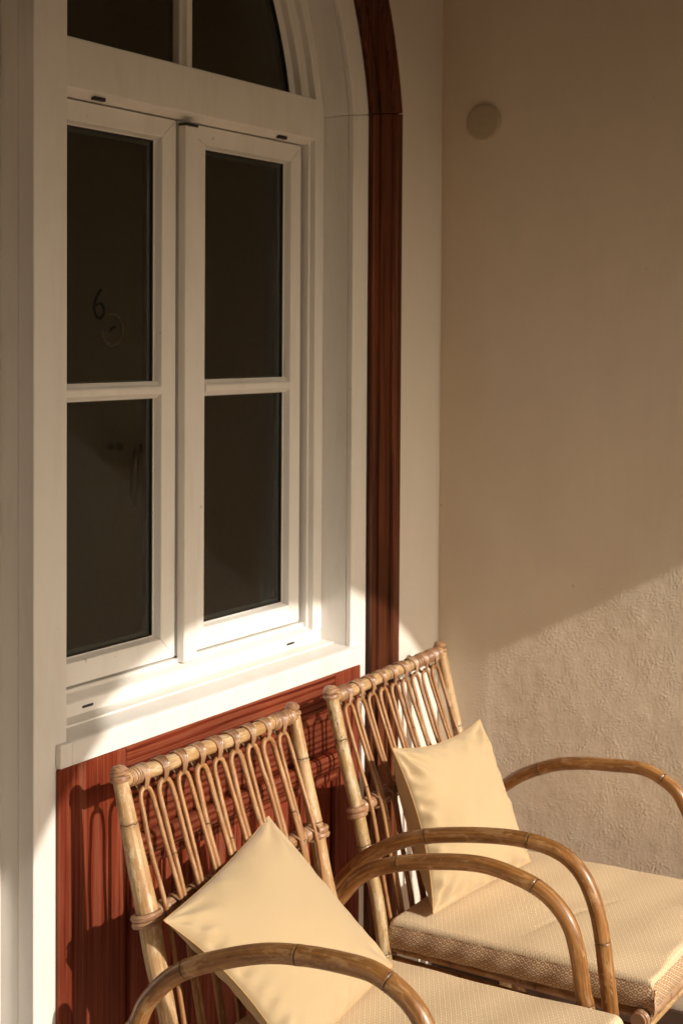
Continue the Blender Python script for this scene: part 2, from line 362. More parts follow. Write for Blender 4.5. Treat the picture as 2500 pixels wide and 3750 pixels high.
# plastered window wall with the big arched opening
PO = 1.138; RO = Rof(PO)
g = MB(); y0, y1 = 0.0, .30
N = 40
arcp = [arc(RO, TH0 + (math.pi - 2 * TH0) * i / N) for i in range(N + 1)]
top = 3.3; XL = -4.5; XRW = XW + .02
for side in (0, 1):
    xa, xb = (PO, XRW) if side == 0 else (XL, 2 * ACX - PO)
    g.box(xa, xb, y0, y1, 0, arcp[0][1])
for (a, b) in zip(arcp, arcp[1:]):
    g.prism([(b[0], b[1]), (a[0], a[1]), (a[0], top), (b[0], top)], 'y', y0, y1)
g.box(PO, XRW, y0, y1, arcp[0][1], top); g.box(XL, 2 * ACX - PO, y0, y1, arcp[0][1], top)
tag(g.build('window_wall', PLAST), 'white plaster strip of the window wall beside the dark post', 'wall', kind='structure')
# vaulted ceiling of the loggia (shallow barrel) and its plaster band at the corner
g = MB(); n = 16
cs = [(-L_IN * i / n, 2.72 + .42 * math.sin(math.pi * i / n)) for i in range(n + 1)]
g.prism([(y, z) for y, z in cs] + [(-L_IN, 3.35), (0, 3.35)], 'x', -4.5, XW + .02); tag(g.build('vaulted_ceiling', CEILM, smooth=False), kind='structure')
g = MB(); bx = lambda t_: float(xwall(t_))
g.add([(bx(.04) + .002, -.04, 2.38), (bx(.207) + .003, -.207, 2.38), (bx(.226) - .012, -.226, 3.1), (bx(.04) - .006, -.03, 3.1), (bx(.04) + .05, -.04, 2.38), (bx(.21) + .05, -.212, 2.38), (bx(.23) + .05, -.246, 3.1), (bx(.04) + .05, -.03, 3.1)],
      [(0, 1, 2, 3), (1, 5, 6, 2), (4, 0, 3, 7), (3, 2, 6, 7), (5, 4, 7, 6), (4, 5, 1, 0)])
tag(g.build('wall_band', m_plaster('ochre_band_plaster', (.77, .64, .46), (.83, .71, .53), .2, .3)), 'ochre plaster band low on the vault at the corner, top of photo', 'wall', kind='structure')
# arcade wall in front (casts the arched edge of shade)
def arcade():
    g = MB(); xs = []; z_top = 3.35; step = 2 * A_R + .46
    centres = [A_CX, A_CX - step]
    def slab(x0, x1, z0, z1): g.box(x0, x1, -L_OUT, -L_IN, z0, z1)
    edges = []
    for c in centres:
        n = 36; P = [(c + A_R * math.cos(math.pi * i / n), A_CZ + A_R * math.sin(math.pi * i / n)) for i in range(n + 1)]
        for a, b in zip(P, P[1:]): 
            if b[0] > XW + .3: continue
            zc_ = .80 + .548 * L_OUT
            if c == A_CX and a[1] < zc_ and a[0] > c: continue
            g.prism([(b[0], b[1]), (min(a[0], XW + .3), a[1]), (min(a[0], XW + .3), z_top), (b[0], z_top)], 'y', -L_OUT, -L_IN)
        edges.append((c - A_R, c + A_R))
    xc_ = A_CX + math.sqrt(A_R ** 2 - (.80 + .548 * L_OUT - A_CZ) ** 2); slab(xc_ - .03, XW + .3, .80 + .548 * L_OUT, z_top)  # arch edge flattened here to steer the shade line on the right wall
    slab(edges[1][1], edges[0][0], 0, z_top); slab(-4.5, edges[1][0], 0, z_top)
    for a, b in ((edges[0][0], XW + .3), edges[1]): g.box(a, min(b, XW + .3), -L_OUT + .06, -L_IN - .10, 0, .84); g.box(a, min(b, XW + .3), -L_OUT + .03, -L_IN - .07, .84, .89)  # unseen parapets, added to block sun and ground bounce so upper walls darken
    return g
tag(arcade().build('arcade_wall', m_plaster('arcade_plaster', (.48, .37, .25), (.52, .41, .29))), 'plastered arcade wall with round arches and added parapets opposite the window', 'wall', kind='structure')
g = MB(); g.box(-4.7, -4.5, -L_OUT, .3, 0, 3.35); tag(g.build('end_wall', PLAST), 'plaster end wall of the loggia', 'wall', kind='structure')
g = MB(); g.box(-4.7, XW + .3, -L_OUT, .3, 3.35, 3.6); tag(g.build('roof_slab', PLAST), kind='structure')
# dark room behind the glass
g = MB(); x0, x1, yb, yf_, z0, z1 = -1.3, 1.3, 3.0, .30, 0.02, 3.25
g.add([(x0, yf_, z0), (x1, yf_, z0), (x1, yb, z0), (x0, yb, z0), (x0, yf_, z1), (x1, yf_, z1), (x1, yb, z1), (x0, yb, z1)],
      [(0, 1, 2, 3), (7, 6, 5, 4), (3, 2, 6, 7), (0, 3, 7, 4), (2, 1, 5, 6)])
tag(g.build('room_interior', ROOMM), kind='structure')
sk = empty('skirting', (XW, -.7, 0), label='dark brown skirting tiles along the foot of the stucco wall', cat='skirting')
for i in range(7):
    ta, tb = .2 * i + .001, .2 * i + .199; xa, xb = float(xwall(ta)), float(xwall(tb)); xm = min(xa, xb) if i == 0 else 0
    g = MB(); g.prism([(xa - .014 if not xm else xm - .012, -ta), (xa + .004, -ta), (xb + .004, -tb), (xb - .014 if not xm else xm - .012, -tb)], 'z', .001, .102); g.build('tile', DARKT, sk, bevel=.0015)

# ------------------------------------------------------------------ arched window
win = empty('arched_window', (.467, .02, .95), label='white arched window with two casement leaves, central mullion and round transom', cat='window')
def mir(g):
    g.v = [(2 * ACX - x, y, z) for x, y, z in g.v]; g.f = [fc[::-1] for fc in g.f]; g.uv = [u[::-1] for u in g.uv]; return g
def vert_strip(prof, z0, closed=True):
    """upright member with a profile of (x,y); its top follows the mitre of the arch"""
    g = MB(); n = len(prof)
    v = [(x, y, z0) for x, y in prof] + [(x, y, zsp(x) - .0004) for x, y in prof]
    g.add(v, [tuple(range(n)), tuple(range(n, 2 * n))[::-1]] + [((i + 1) % n, i, n + i, n + (i + 1) % n) for i in range(n)]); return g
def arch_strip(prof, a0=None, a1=None, N=34, gap=.0004):
    g = MB(); n = len(prof); a0 = TH0 + gap if a0 is None else a0; a1 = math.pi / 2 if a1 is None else a1; V = []
    for k in range(N + 1):
        th = a0 + (a1 - a0) * k / N
        for x, y in prof: X, Z = arc(Rof(x), th); V.append((X, y, Z))
    F = [tuple(range(n)), tuple(range(N * n, N * n + n))[::-1]]
    for k in range(N):
        for i in range(n): F.append((k * n + (i + 1) % n, k * n + i, (k + 1) * n + i, (k + 1) * n + (i + 1) % n))
    g.add(V, F); return g
P_board = [(.9344, .0), (1.0005, .0), (1.0005, .0135), (.9344, .0135)]
P_lin = [(.9344, .0155), (.952, .0155), (.952, .10), (.9344, .084)]
P_lin = [(.9344, .0144), (.955, .0144), (.955, .12), (.9344, .12)]
P_frame = [(.8978, .081), (.9340, .081), (.9340, .15), (.8945, .15), (.8945, .0975), (.8978, .0965)]
P_aglz = [(.9340, .081), (.9340, .15), (.868, .15), (.868, .127), (.873, .124), (.882, .121), (.884, .104), (.893, .102), (.9055, .0985), (.9055, .081)]
for m in (0, 1):
    W = (lambda g: mir(g)) if m else (lambda g: g)
    W(vert_strip(P_board, .0)).build('lining_board', WHITE, win, bevel=.0022, seg=3)
    W(arch_strip(P_board)).build('lining_board', WHITE, win, bevel=.0022, seg=3)
    W(vert_strip(P_lin, .955 if not m else .02)).build('jamb_lining', WHITE, win, bevel=.0012)
    W(arch_strip(P_lin)).build('jamb_lining', WHITE, win, bevel=.0012)
    W(arch_strip(P_aglz)).build('arch_frame', WHITE, win, bevel=.0018)
    # frame uprights
    g = MB(); g.prism(P_frame, 'z', .995 if not m else .02, 2.150); W(g).build('frame_upright', WHITE, win, bevel=.0015)
    g = MB(); g.prism([(.0002, .081), (.0366, .081), (.0366, .0965), (.040, .0975), (.040, .15), (.0002, .15)], 'z', .995 if not m else .02, 2.150); W(g).build('frame_upright', WHITE, win, bevel=.0015)
    g = MB(); g.prism([(.0002, .081), (.0366, .081), (.045, .10), (.05, .15), (.0002, .15)], 'z', 2.2360, 3.02); W(g).build('frame_upright', WHITE, win, bevel=.0015)
    # transom bar
    g = MB(); g.prism([(.0805, 2.1415), (.0805, 2.2345), (.086, 2.2358), (.15, 2.240), (.15, 2.128), (.111, 2.130)], 'x', .001, .9338); tr = W(g).build('transom_bar', WHITE, win, bevel=.0018, seg=2)
    for sx in (.165, .765):
        g = MB(); g.prism([(.0905, 2.1368), (.0985, 2.1338), (.0985, 2.1300), (.0905, 2.1300)], 'x', sx, sx + .032)
        g.v = [(x, y, z) for x, y, z in g.v]; W(g).build('vent_slot', BLACK, tr)
    # lower frame rail, sloping to the sill (threshold of the door half at left)
    ZD = -.945 if m else 0
    g = MB(); g.prism([(q[0], q[1] + ZD) for q in [(.082, .9655), (.082, .993), (.0865, .9965), (.108, 1.004), (.108, 1.012), (.15, 1.012), (.15, .955), (.09, .955)]], 'x', .001, .9338); lr = W(g).build('frame_rail', WHITE, win, bevel=.0018)
    for sx in (.128, .795):
        n = 5; pts = []
        for i in range(n + 1): a = -math.pi / 2 + math.pi * i / n; pts.append((sx + .026 + .0026 * math.cos(a), .9805 + .0026 * math.sin(a)))
        for i in range(n + 1): a = math.pi / 2 + math.pi * i / n; pts.append((sx + .0026 * math.cos(a), .9805 + .0026 * math.sin(a)))
        g = MB(); g.prism([(q[0], q[1] + ZD) for q in pts], 'y', .0816, .084); W(g).build('vent_slot', BLACK, lr)
    # glazing bar in the round transom
    bar = [(.446, .134), (.446, .116), (.452, .112), (.457, .104), (.4735, .104), (.479, .112), (.485, .116), (.485, .134)]
    g = MB(); g.prism(bar, 'z', 2.238, arc(Rof(.868), math.acos((.465 - ACX) / Rof(.868)))[1] + .02); W(g).build('glazing_bar', WHITE, win, bevel=.0012)
    # transom panes
    Rg = Rof(.872)
    for (xa, xb) in ((.042, .4475), (.4835, .885)):
        pts = [(xa, 2.236)] + [(xb, 2.236)]; xx = np.linspace(min(xb, ACX + Rg - .0005), xa, 24)
        pts += [(x, ACZ + math.sqrt(max(Rg ** 2 - (x - ACX) ** 2, 0))) for x in xx if ACZ + math.sqrt(max(Rg ** 2 - (x - ACX) ** 2, 0)) > 2.2365]
        g = MB(); g.add([(x, .132, z) for x, z in pts], [tuple(range(len(pts)))]); W(g).build('glass_pane', GLASS, win)
        g = MB(); g.add([(x, .146, z) for x, z in pts], [tuple(range(len(pts)))]); W(g).build('glass_pane', GLASS, win)
    g = arch_strip([(.8735, .1335), (.8735, .145), (.862, .145), (.862, .1335)], N=30); W(g).build('glass_spacer', SPACE, win)
    g = arch_strip([(.8735, .1275), (.8735, .1315), (.8655, .1315), (.8655, .1275)], N=30); W(g).build('gasket', BLACK, win)
    # sashes
    for (xo0, xi0, xi1, xo1, left) in ((.0425, .090, .3866, .4312, 1), (.4375, .528, .8414, .8826, 0)):
        zo0, zi0, zi1, zo1 = 1.0165 + ZD, 1.061 + ZD, 2.087, 2.1265
        def ringpt(t, y, k, sideset):   # t 0 outer 1 inner
            xs = (xo0 + (xi0 - xo0) * t, xo1 + (xi1 - xo1) * t); zs = (zo0 + (zi0 - zo0) * t, zo1 + (zi1 - zo1) * t)
            return [(xs[0], y, zs[0]), (xs[1], y, zs[0]), (xs[1], y, zs[1]), (xs[0], y, zs[1])][k]
        prof = [(0, .150), (0, .111), (.985, .1105), (1.0, .1125), (1.10, .1265), (1.16, .1285), (1.16, .150)]
        g = MB(); e = .00045
        for k in range(4):
            k2 = (k + 1) % 4; A = [Vector(ringpt(t, y, k, 0)) for t, y in prof]; B = [Vector(ringpt(t, y, k2, 0)) for t, y in prof]
            d = (B[0] - A[0]).normalized() * e; A = [p + d for p in A]; B = [p - d for p in B]; n = len(prof)
            g.add(A + B, [tuple(range(n)), tuple(range(n, 2 * n))[::-1]] + [((i + 1) % n, i, n + i, n + (i + 1) % n) for i in range(n)])
        sa = W(g).build('sash', WHITE, win, bevel=.0012)
        gx0, gx1, gz0, gz1 = xi0 + .006, xi1 - .006, zi0 + .005, zi1 - .005
        zb0, zb1 = 1.5535, 1.5925
        for (za_, zb_) in ((gz0, 1.566), (1.580, gz1)):
            for yy in (.132, .147):
                g = MB(); g.add([(gx0 - .006, yy, za_), (gx1 + .006, yy, za_), (gx1 + .006, yy, zb_), (gx0 - .006, yy, zb_)], [(0, 1, 2, 3)]); W(g).build('glass_pane', GLASS, sa)
            for nm, mt, ya_, yb_, wd in (('gasket', BLACK, .1283, .1318, .004), ('glass_spacer', SPACE, .1335, .1460, .0125)):
                g = MB(); ix0, ix1, iz0, iz1 = gx0, gx1, za_, zb_
                g.box(ix0, ix0 + wd, ya_, yb_, iz0, iz1); g.box(ix1 - wd, ix1, ya_, yb_, iz0, iz1)
                g.box(ix0 + wd, ix1 - wd, ya_, yb_, iz0, iz0 + wd); g.box(ix0 + wd, ix1 - wd, ya_, yb_, iz1 - wd, iz1); W(g).build(nm, mt, sa)
        br = [(.131, zb0 + .002), (.122, zb0 + .002), (.117, zb0 + .007), (.110, zb0 + .0115), (.1075, zb0 + .015), (.1075, zb1 - .015), (.110, zb1 - .012), (.116, zb1 - .0085), (.122, zb1 - .002), (.131, zb1 - .002)]
        g = MB(); g.prism(br, 'x', xi0 + .001, xi1 - .001); W(g).build('glazing_bar', WHITE, sa, bevel=.001)
        if not left:
            g = MB(); g.box(.4363, .479, .0895, .1105, 1.004 + ZD, 2.117); W(g).build('meeting_strip', WHITE, sa, bevel=.003, seg=3)
            g = MB(); g.box(.4375, .478, .0905, .1105, 2.1172, 2.1225); W(g).build('strip_cap', BLACK, sa)
        elif not m:
            g = MB(); g.tube([(.402, .1505, 1.452), (.402, .158, 1.452), (.398, .166, 1.4515), (.386, .169, 1.449), (.3765, .169, 1.441), (.3715, .169, 1.42), (.3685, .169, 1.39), (.3680, .170, 1.36), (.3700, .171, 1.333)],
                             [.010, .0095, .0085, .0082, .0082, .0080, .0076, .0072, .0060], 16); g.build('handle', BRONZE, sa, smooth=True)
# mullion
g = MB(); g.box(-.081, .0004, .0, .0385, .0, 3.03); g.build('mullion_board', WHITE, win, bevel=.0025, seg=3)
g = MB(); g.box(-.0795, -.0005, .0395, .15, .0, 3.03); g.build('mullion_core', WHITE, win, bevel=.0012)
# sill and its metal lip
for m in (0,):
    W = (lambda g: g)
    g = MB(); g.prism([(-.013, .9165), (-.0135, .9545), (-.0105, .9585), (-.004, .9605), (.048, .9632), (.10, .9652), (.10, .930), (-.0005, .930), (-.0005, .9165)], 'x', .0005, .9343)
    g.box(-.0283, .0003, -.0132, -.0004, .9165, .9590); g.box(.9345, .9655, -.0132, -.0004, .9165, .9590)
    W(g).build('sill', WHITE, win, bevel=.0018, seg=3)
    g = MB(); g.prism([(.0465, .9634), (.0475, .9672), (.083, .9690), (.083, .9652)], 'x', .0012, .9338); W(g).build('sill_lip', WHITE, win, bevel=.0007)
# dark reveal behind the joints of the lining
# house number and wreath printed on the left upper pane
fc = bpy.data.curves.new('pane_numeral', 'FONT'); fc.body = '6'; fc.size = .082; fc.extrude = .0002; fc.offset = -.0011; fc.align_x = 'CENTER'; fc.space_character = 1
fo = bpy.data.objects.new('pane_numeral', fc); COL.objects.link(fo); fo.parent = win; fo.location = Vector((.224, .1305, 1.7135)) - win.location; fo.rotation_euler = (math.pi / 2, 0, 0); fo.scale = (.98, 1.14, 1); fc.materials.append(INK)
g = MB(); R2 = random.Random(3)
for k in range(15):
    a = math.radians(100 - k * 19); cx, cz = .262 + .030 * math.cos(a), 1.694 + .031 * math.sin(a); d = a - math.pi / 2 + R2.uniform(-.7, .7); l = .0075; wd = .0028
    c, s_ = math.cos(d), math.sin(d)
    g.add([(cx - l * c, .1309, cz - l * s_), (cx - wd * s_, .1309, cz + wd * c), (cx + l * c, .1309, cz + l * s_), (cx + wd * s_, .1309, cz - wd * c)], [(0, 1, 2, 3)])
g.tube([(.262 + .030 * math.cos(math.radians(q)), .1309, 1.694 + .031 * math.sin(math.radians(q))) for q in range(-170, 100, 15)], .0006, 5)
g.build('wreath_emblem', INK2, win)
g = MB(); g.prism([(.252, 1.690), (.256, 1.698), (.268, 1.703), (.275, 1.702), (.264, 1.694)], 'y', .1304, .1309); g.build('bird_emblem', INK, win)

# ------------------------------------------------------------------ dark moulded wooden frame round the arch
post = empty('wooden_arch_frame', (1.07, 0, 0), label='dark red moulded wooden post and arch framing the white window', cat='wooden frame')
PP = [(1.0025, .010), (1.0025, -.010), (1.006, -.0125), (1.026, -.0125), (1.0295, -.007), (1.0325, -.007), (1.036, -.0145), (1.081, -.0145), (1.084, -.011), (1.088, -.0185), (1.0955, -.0215), (1.102, -.0185), (1.106, -.010), (1.109, -.0125), (1.135, -.0125), (1.137, -.009), (1.137, .010)]
vert_strip(PP, 0).build('post', POSTM, post, bevel=.0008)
mir(vert_strip(PP, 0)).build('post', POSTM, post, bevel=.0008)
arch_strip(PP, TH0 + .0016, 1.0).build('arch_segment', POSTM, post, bevel=.0008)
arch_strip(PP, 1.002, math.pi - 1.002, N=30).build('arch_segment', POSTM, post, bevel=.0008)
mir(arch_strip(PP, TH0 + .0016, 1.0)).build('arch_segment', POSTM, post, bevel=.0008)

# ------------------------------------------------------------------ red panelling under the sill
for m in (0,):
    W = (lambda g: g)
    pa = empty('wood_panelling', (.467 if not m else 2 * ACX - .467, 0, 0), cat='panelling', label='weathered red pine panelling under the white sill behind the bamboo chairs')
    g = MB(); g.box(-.0285, .1495, -.0085, -.0005, 0, .9145); W(g).build('stile', REDZ, pa, bevel=.003)
    g = MB(); g.box(.8605, .9665, -.0085, -.0005, 0, .9145); W(g).build('stile', REDZ, pa, bevel=.003, seg=3)
    g = MB(); g.box(.1505, .8597, -.0080, -.0005, .742, .9145); W(g).build('rail', REDX, pa, bevel=.003, seg=3)
    g = MB(); g.prism([(-.001, .7415), (-.001, .672), (-.012, .672), (-.014, .680), (-.014, .694), (-.019, .698), (-.026, .704), (-.029, .712), (-.029, .730), (-.025, .7375), (-.016, .7405)], 'x', .1505, .8597); W(g).build('moulding', REDX, pa, bevel=.0012)
    g = MB(); g.prism([(.8455, -.0005), (.8455, -.010), (.849, -.014), (.855, -.014), (.8595, -.010), (.8595, -.0005)], 'z', .0, .6712); W(g).build('moulding', REDZ, pa, bevel=.001)
    g = MB(); g.prism([(.1505, -.0005), (.1505, -.010), (.154, -.014), (.160, -.014), (.1645, -.010), (.1645, -.0005)], 'z', .0, .6712); W(g).build('moulding', REDZ, pa, bevel=.001)
    xs = [.1655, .232, .286, .345, .432, .494, .562, .63, .70, .772, .845]
    for a, b in zip(xs, xs[1:]):
        g = MB(); g.box(a + .0009, b - .0009, -.0055 - random.uniform(0, .0012), -.0008, 0, .6712); W(g).build('plank', REDZ, pa, bevel=.0022)
g = MB(); g.box(.0005, .934, .0, .12, 0, .929); g.build('backing_board', WHITE, win)

# round cover plate and intercom on the right wall
g = MB(); n = 40; cy, cz, R0 = -.128, 2.222, .0465
prof = [(0, -.0085), (.038, -.0085), (.0435, -.0080), (.0462, -.0055), (.0468, .004)]
V = []; F = []
for k, (r, h) in enumerate(prof):
    for i in range(n): a = 2 * math.pi * i / n; V.append((float(xwall(.128)) - .002 + h, cy + max(r, .0001) * math.cos(a), cz + max(r, .0001) * math.sin(a)))
for k in range(len(prof) - 1):
    for i in range(n): F.append((k * n + i, (k + 1) * n + i, (k + 1) * n + (i + 1) % n, k * n + (i + 1) % n))
g.add(V, F)
o = g.build('cover_plate', m_flat('grey_beige_plastic', (.50, .42, .29), .5), smooth=True)
tag(o, 'round grey-beige cover plate high on the stucco wall', 'cover plate')
XI = float(xwall(.842)) - .004
ic = empty('intercom_panel', (XW, -.842, 1.31), label='ivory intercom panel on the stucco wall, seen only mirrored in the lower left pane', cat='intercom')
g = MB(); g.box(XI - .010, XI + .004, -.917, -.768, 1.300, 1.396); g.build('plate', PLAT, ic, bevel=.002)
g = MB(); g.box(XI - .016, XI - .0102, -.888, -.812, 1.318, 1.376); g.build('insert', m_flat('brushed_plate', (.75, .70, .58), .35), ic, bevel=.0015)
g = MB(); g.tube([(XI - .016, -.868, 1.350), (XI - .020, -.868, 1.350)], .011, 20, smooth=False); g.build('camera_eye', BLACK, ic)
g = MB(); g.box(XI - .0175, XI - .0162, -.842, -.816, 1.340, 1.365); g.build('screen', BLACK, ic)

# ------------------------------------------------------------------ chairs
def lerp_tab(tab, z):
    tab = sorted(tab)
    if z <= tab[0][0]: a, b = tab[0], tab[1]
    elif z >= tab[-1][0]: a, b = tab[-2], tab[-1]
    else:
        for a, b in zip(tab, tab[1:]):
            if a[0] <= z <= b[0]: break
    return a[1] + (b[1] - a[1]) * (z - a[0]) / (b[0] - a[0])
def ring(g, c, ax, R, r, sx=1.0, tilt=0, n=18, sides=8):
    """torus round axis ax"""
    ax = Vector(ax).normalized(); ref = Vector((1, 0, 0)) if abs(ax.x) < .8 else Vector((0, 0, 1)); e1 = (ref - ax * ref.dot(ax)).normalized(); e2 = ax.cross(e1)
    c = Vector(c); g.tube([c + e1 * R * sx * math.cos(2 * math.pi * i / n) + e2 * R * math.sin(2 * math.pi * i / n) + ax * tilt * math.sin(2 * math.pi * i / n) for i in range(n)], r, sides, ds=.004, closed=True)
def chair(spec):
    rnd = random.Random(spec['seed']); cx = spec['cx']; ang = spec['rot']; hw = .2615
    top = empty('bamboo_armchair', (cx, -.45, 0), label=spec['label'], cat='armchair', group='bamboo armchairs under the window')
    ytab = [(.92, -.1185), (.865, -.131), (.757, -.1595), (.682, -.181), (.56, -.211), (.509, -.2315), (.404, -.250), (.2, -.285), (0, -.325)]
    def W(x, y, z):        # local x across, y from the wall, z; chair turned by ang about its back
        return Vector((cx + x * math.cos(ang) - (y + .12) * math.sin(ang), -.12 + spec['dy'] + (y + .12) * math.cos(ang) + x * math.sin(ang), z))
    def py(z): return lerp_tab(ytab, z)
    zt = .911 + spec.get('dz', 0)
    for k, (sx, mt) in enumerate(((-1, spec['pm'][0]), (1, spec['pm'][1]))):
        g = MB(); zs = [0.004, .2, .36, .44, .52, .60, .68, .76, .83, zt]
        g.tube([W(sx * (hw + .004 * math.sin(z * 7 + k)), py(z), z) for z in zs], spec['pr'][k], 24, nodes=spec['pn'][k], bulge=.03)
        pr = spec['pr'][k][-1]; pm_ = spec['pr'][k][6]; ps = g.build('back_post', mt, top, smooth=True, node=True)
        g = MB()
        axd = W(0, py(zt), zt) - W(0, py(zt - .05), zt - .05)
        ring(g, W(sx * hw, py(zt) , zt - .001), axd, pr * .92, .0062, 1.05, .0008)
        ring(g, W(sx * hw, py(zt + .0105), zt + .0098), axd, pr * .86, .0060, 1.05, -.0008)
        # domed top
        c0 = W(sx * hw, py(zt + .012), zt + .0125); V = []; n = 18
        rows = [(pr * q, h_) for q, h_ in ((1.15, 0.0), (1.10, .0035), (.92, .0068), (.55, .0088), (.03, .0095))]
        for r, h in rows:
            for i in range(n): a = 2 * math.pi * i / n; V.append(c0 + Vector((r * math.cos(a), r * .95 * math.sin(a), h)))
        F = [(q * n + i, q * n + (i + 1) % n, (q + 1) * n + (i + 1) % n, (q + 1) * n + i) for q in range(len(rows) - 1) for i in range(n)]
        g.add(V, F, [[(v_[0], v_[1]) for v_ in [V[q] for q in fc_]] for fc_ in F])
        g.build('post_knob', BIND, top, smooth=True, node=True)
        g = MB()
        for dz_ in (0, -.0115): ring(g, W(sx * hw, py(.682 + dz_), .684 + dz_), axd, pm_ + .0022, .0060, 1.04, .0012 * sx)
        g.build('post_binding', BIND, top, smooth=True, node=True)
    # rails
    def rail(name, z, r, nodes, x0=-hw, x1=hw, dy=0, mt=BPALE, wav=.0012):
        g = MB(); g.tube([W(x0 + (x1 - x0) * i / 8, py(z) + dy, z + wav * math.sin(i * 1.7 + cx * 9)) for i in range(9)], r, 20, nodes=nodes); return g.build(name, mt, top, smooth=True, node=True)
    zr = zt - .004
    rail('top_rail', zr, .0138, spec['tn'], mt=spec['rm'])
    rail('lower_rail', .682, .0130, (.3, .62), mt=BIND)
    rail('seat_back_rail', .405, .011, (.4,), mt=BBRN)
    # spindles: bent canes bound under the top rail, legs of neighbours meeting at the lower rail
    nh = 9; s_ = (2 * hw - .052) / nh; xs = [-hw + .026 + s_ * (i + .5) for i in range(nh)]
    hz = zr - .0215
    for i, x in enumerate(xs):
        tw = s_ * rnd.uniform(.27, .33); bw = s_ * .5 - .0052; rad = rnd.choice(spec['sr']); j = lambda a: rnd.uniform(-a, a)
        fy = -.004
        def S_(xx, z, o=0): return W(xx, py(z) + fy + o, z)
        bl, br = x - bw + j(.0015), x + bw + j(.0015); k1 = j(.002); ztop = hz + j(.0012)
        L = [S_(bl + .0005, .41, -.004), S_(bl + j(.002), .55, -.009), S_(bl, .675, -.0165), S_(x - (tw * .22 + bw * .78) + k1, .785 + j(.01), -.008), S_(x - tw - .0012, .845, -.002), S_(x - tw, ztop - .018, 0), S_(x - tw * .66, ztop - .0045, 0), S_(x, ztop, 0),
             S_(x + tw * .72, ztop - .0045, 0), S_(x + tw + .0018, ztop - .020, 0), S_(x + tw + .004, .835, -.002), S_(x + (tw * .22 + bw * .78) + k1, .78 + j(.01), -.008), S_(br, .675, -.0165), S_(br + j(.002), .55, -.009), S_(br - .0005, .41, -.004)]
        g = MB(); g.tube(L, rad, 10, ds=.009, nodes=(rnd.uniform(.12, .4), rnd.uniform(.6, .92)), bulge=.14)
        sp = g.build('spindle', CANE, top, smooth=True, node=True)
        # binding fan
        g = MB(); yc, zc = py(zr), zr
        for q in range(5):
            o1 = (q - 2) * .0056 + j(.0006); o2 = (q - 2) * .0019 + j(.0004)
            pts = []
            for (dy_, dz_, t_) in ((-.0158, .001, .35), (-.0112, .0114, .7), (0, .0160, 1), (.0112, .0114, .7), (.0158, 0, .4), (.0125, -.0140, .1), (.003, -.0268, 0), (-.0060, -.0290, 0), (-.0125, -.0225, .0), (-.0162, -.0095, .12)):
                pts.append(W(x + o2 + (o1 - o2) * t_ - .0022 * t_, yc + dy_, zc + dz_))
            g.tube(pts, .0019, 6, ds=.004, closed=True)
        g.build('binding', BIND, top, smooth=True, node=True)
        # crossed binding at lower rail between neighbours
        if i < nh - 1 or True:
            g = MB(); xb = x + s_ * .5; y_, z_ = py(.682), .682
            for sg in (-1, 1):
                pts = [W(xb + sg * .0105, y_ - .013, z_ - .012), W(xb, y_ - .0255, z_), W(xb - sg * .0105, y_ - .013, z_ + .012), W(xb - sg * .008, y_ + .005, z_ + .0145), W(xb, y_ + .0152, z_), W(xb + sg * .008, y_ + .005, z_ - .0145)]
                g.tube(pts, [.0022] * 6, 6, ds=.004, closed=True)
            g.build('cross_binding', BIND, top, smooth=True, node=True)
    # coiled binding at the ends of the top rail
    for (xa, xb_) in spec['coils']:
        g = MB(); x = xa
        while x < xb_: ring(g, W(x, py(zr), zr), W(1, 0, 0) - W(0, 0, 0), .0145, .0019, 1, rnd.uniform(-.003, .003), 14, 6); x += rnd.uniform(.0034, .0042)
        g.build('coil_binding', BIND, top, smooth=True, node=True)
    for sx in (-1, 1):
        g = MB(); x = sx * (hw - .0195)
        while abs(x) > hw - .050: ring(g, W(x, py(.682), .682), W(1, 0, 0) - W(0, 0, 0), .0138, .0019, 1, 0, 14, 6); x -= sx * .0036
        g.build('coil_binding', BIND, top, smooth=True, node=True)
    # arms: one hoop each, from the floor behind, over and down to the floor in front
    for a in spec['arms']:
        g = MB(); g.tube([Vector(p) for p in a['p']], a['r'], 24, nodes=a['n'], bulge=.03)
        ar = g.build('arm', a['m'], top, smooth=True, node=True)
        if a.get('label'): ar['label'] = a['label']
        for (px, py_, pz, nx, nyy, nz_) in a.get('knots', ()):
            g = MB(); c = Vector((px, py_, pz)); N_ = Vector((nx, nyy, nz_)).normalized(); e1 = N_.cross(Vector((0, 0, 1))).normalized(); e2 = N_.cross(e1)
            V = [c + N_ * .0006] + [c + e1 * .0115 * math.cos(2 * math.pi * i / 14) + e2 * .0036 * math.sin(2 * math.pi * i / 14) + N_ * -.0010 for i in range(14)]
            g.add(V, [(0, 1 + i, 1 + (i + 1) % 14) for i in range(14)]); g.build('knot', BLACK, ar)
    # seat frame
    sx0, sx1, yb_, yf_ = spec['seat']
    for x in (sx0 + .006, sx1 - .006):
        g = MB(); g.tube([(x, yb_ + .02, .402), (x, (yb_ + yf_) / 2, .404), (x, yf_ - .01, .406)], .0105, 18, nodes=(.1, .28, .6, .83)); g.build('side_rail', BBRN, top, smooth=True, node=True)
        for zz_ in (.349, .325): g = MB(); g.tube([(x + .002, yb_ + .01, zz_), (x + .002, yf_, zz_)], .0085, 12, smooth=False, nodes=(.35, .75)); g.build('side_rail', BBRN, top, smooth=True, node=True)
        g = MB(); g.tube([(x + .004, yb_ + .01, .375), (x + .004, yf_, .372)], .008, 12, smooth=False, nodes=(.3, .7)); g.build('side_rail', BBRN, top, smooth=True, node=True)
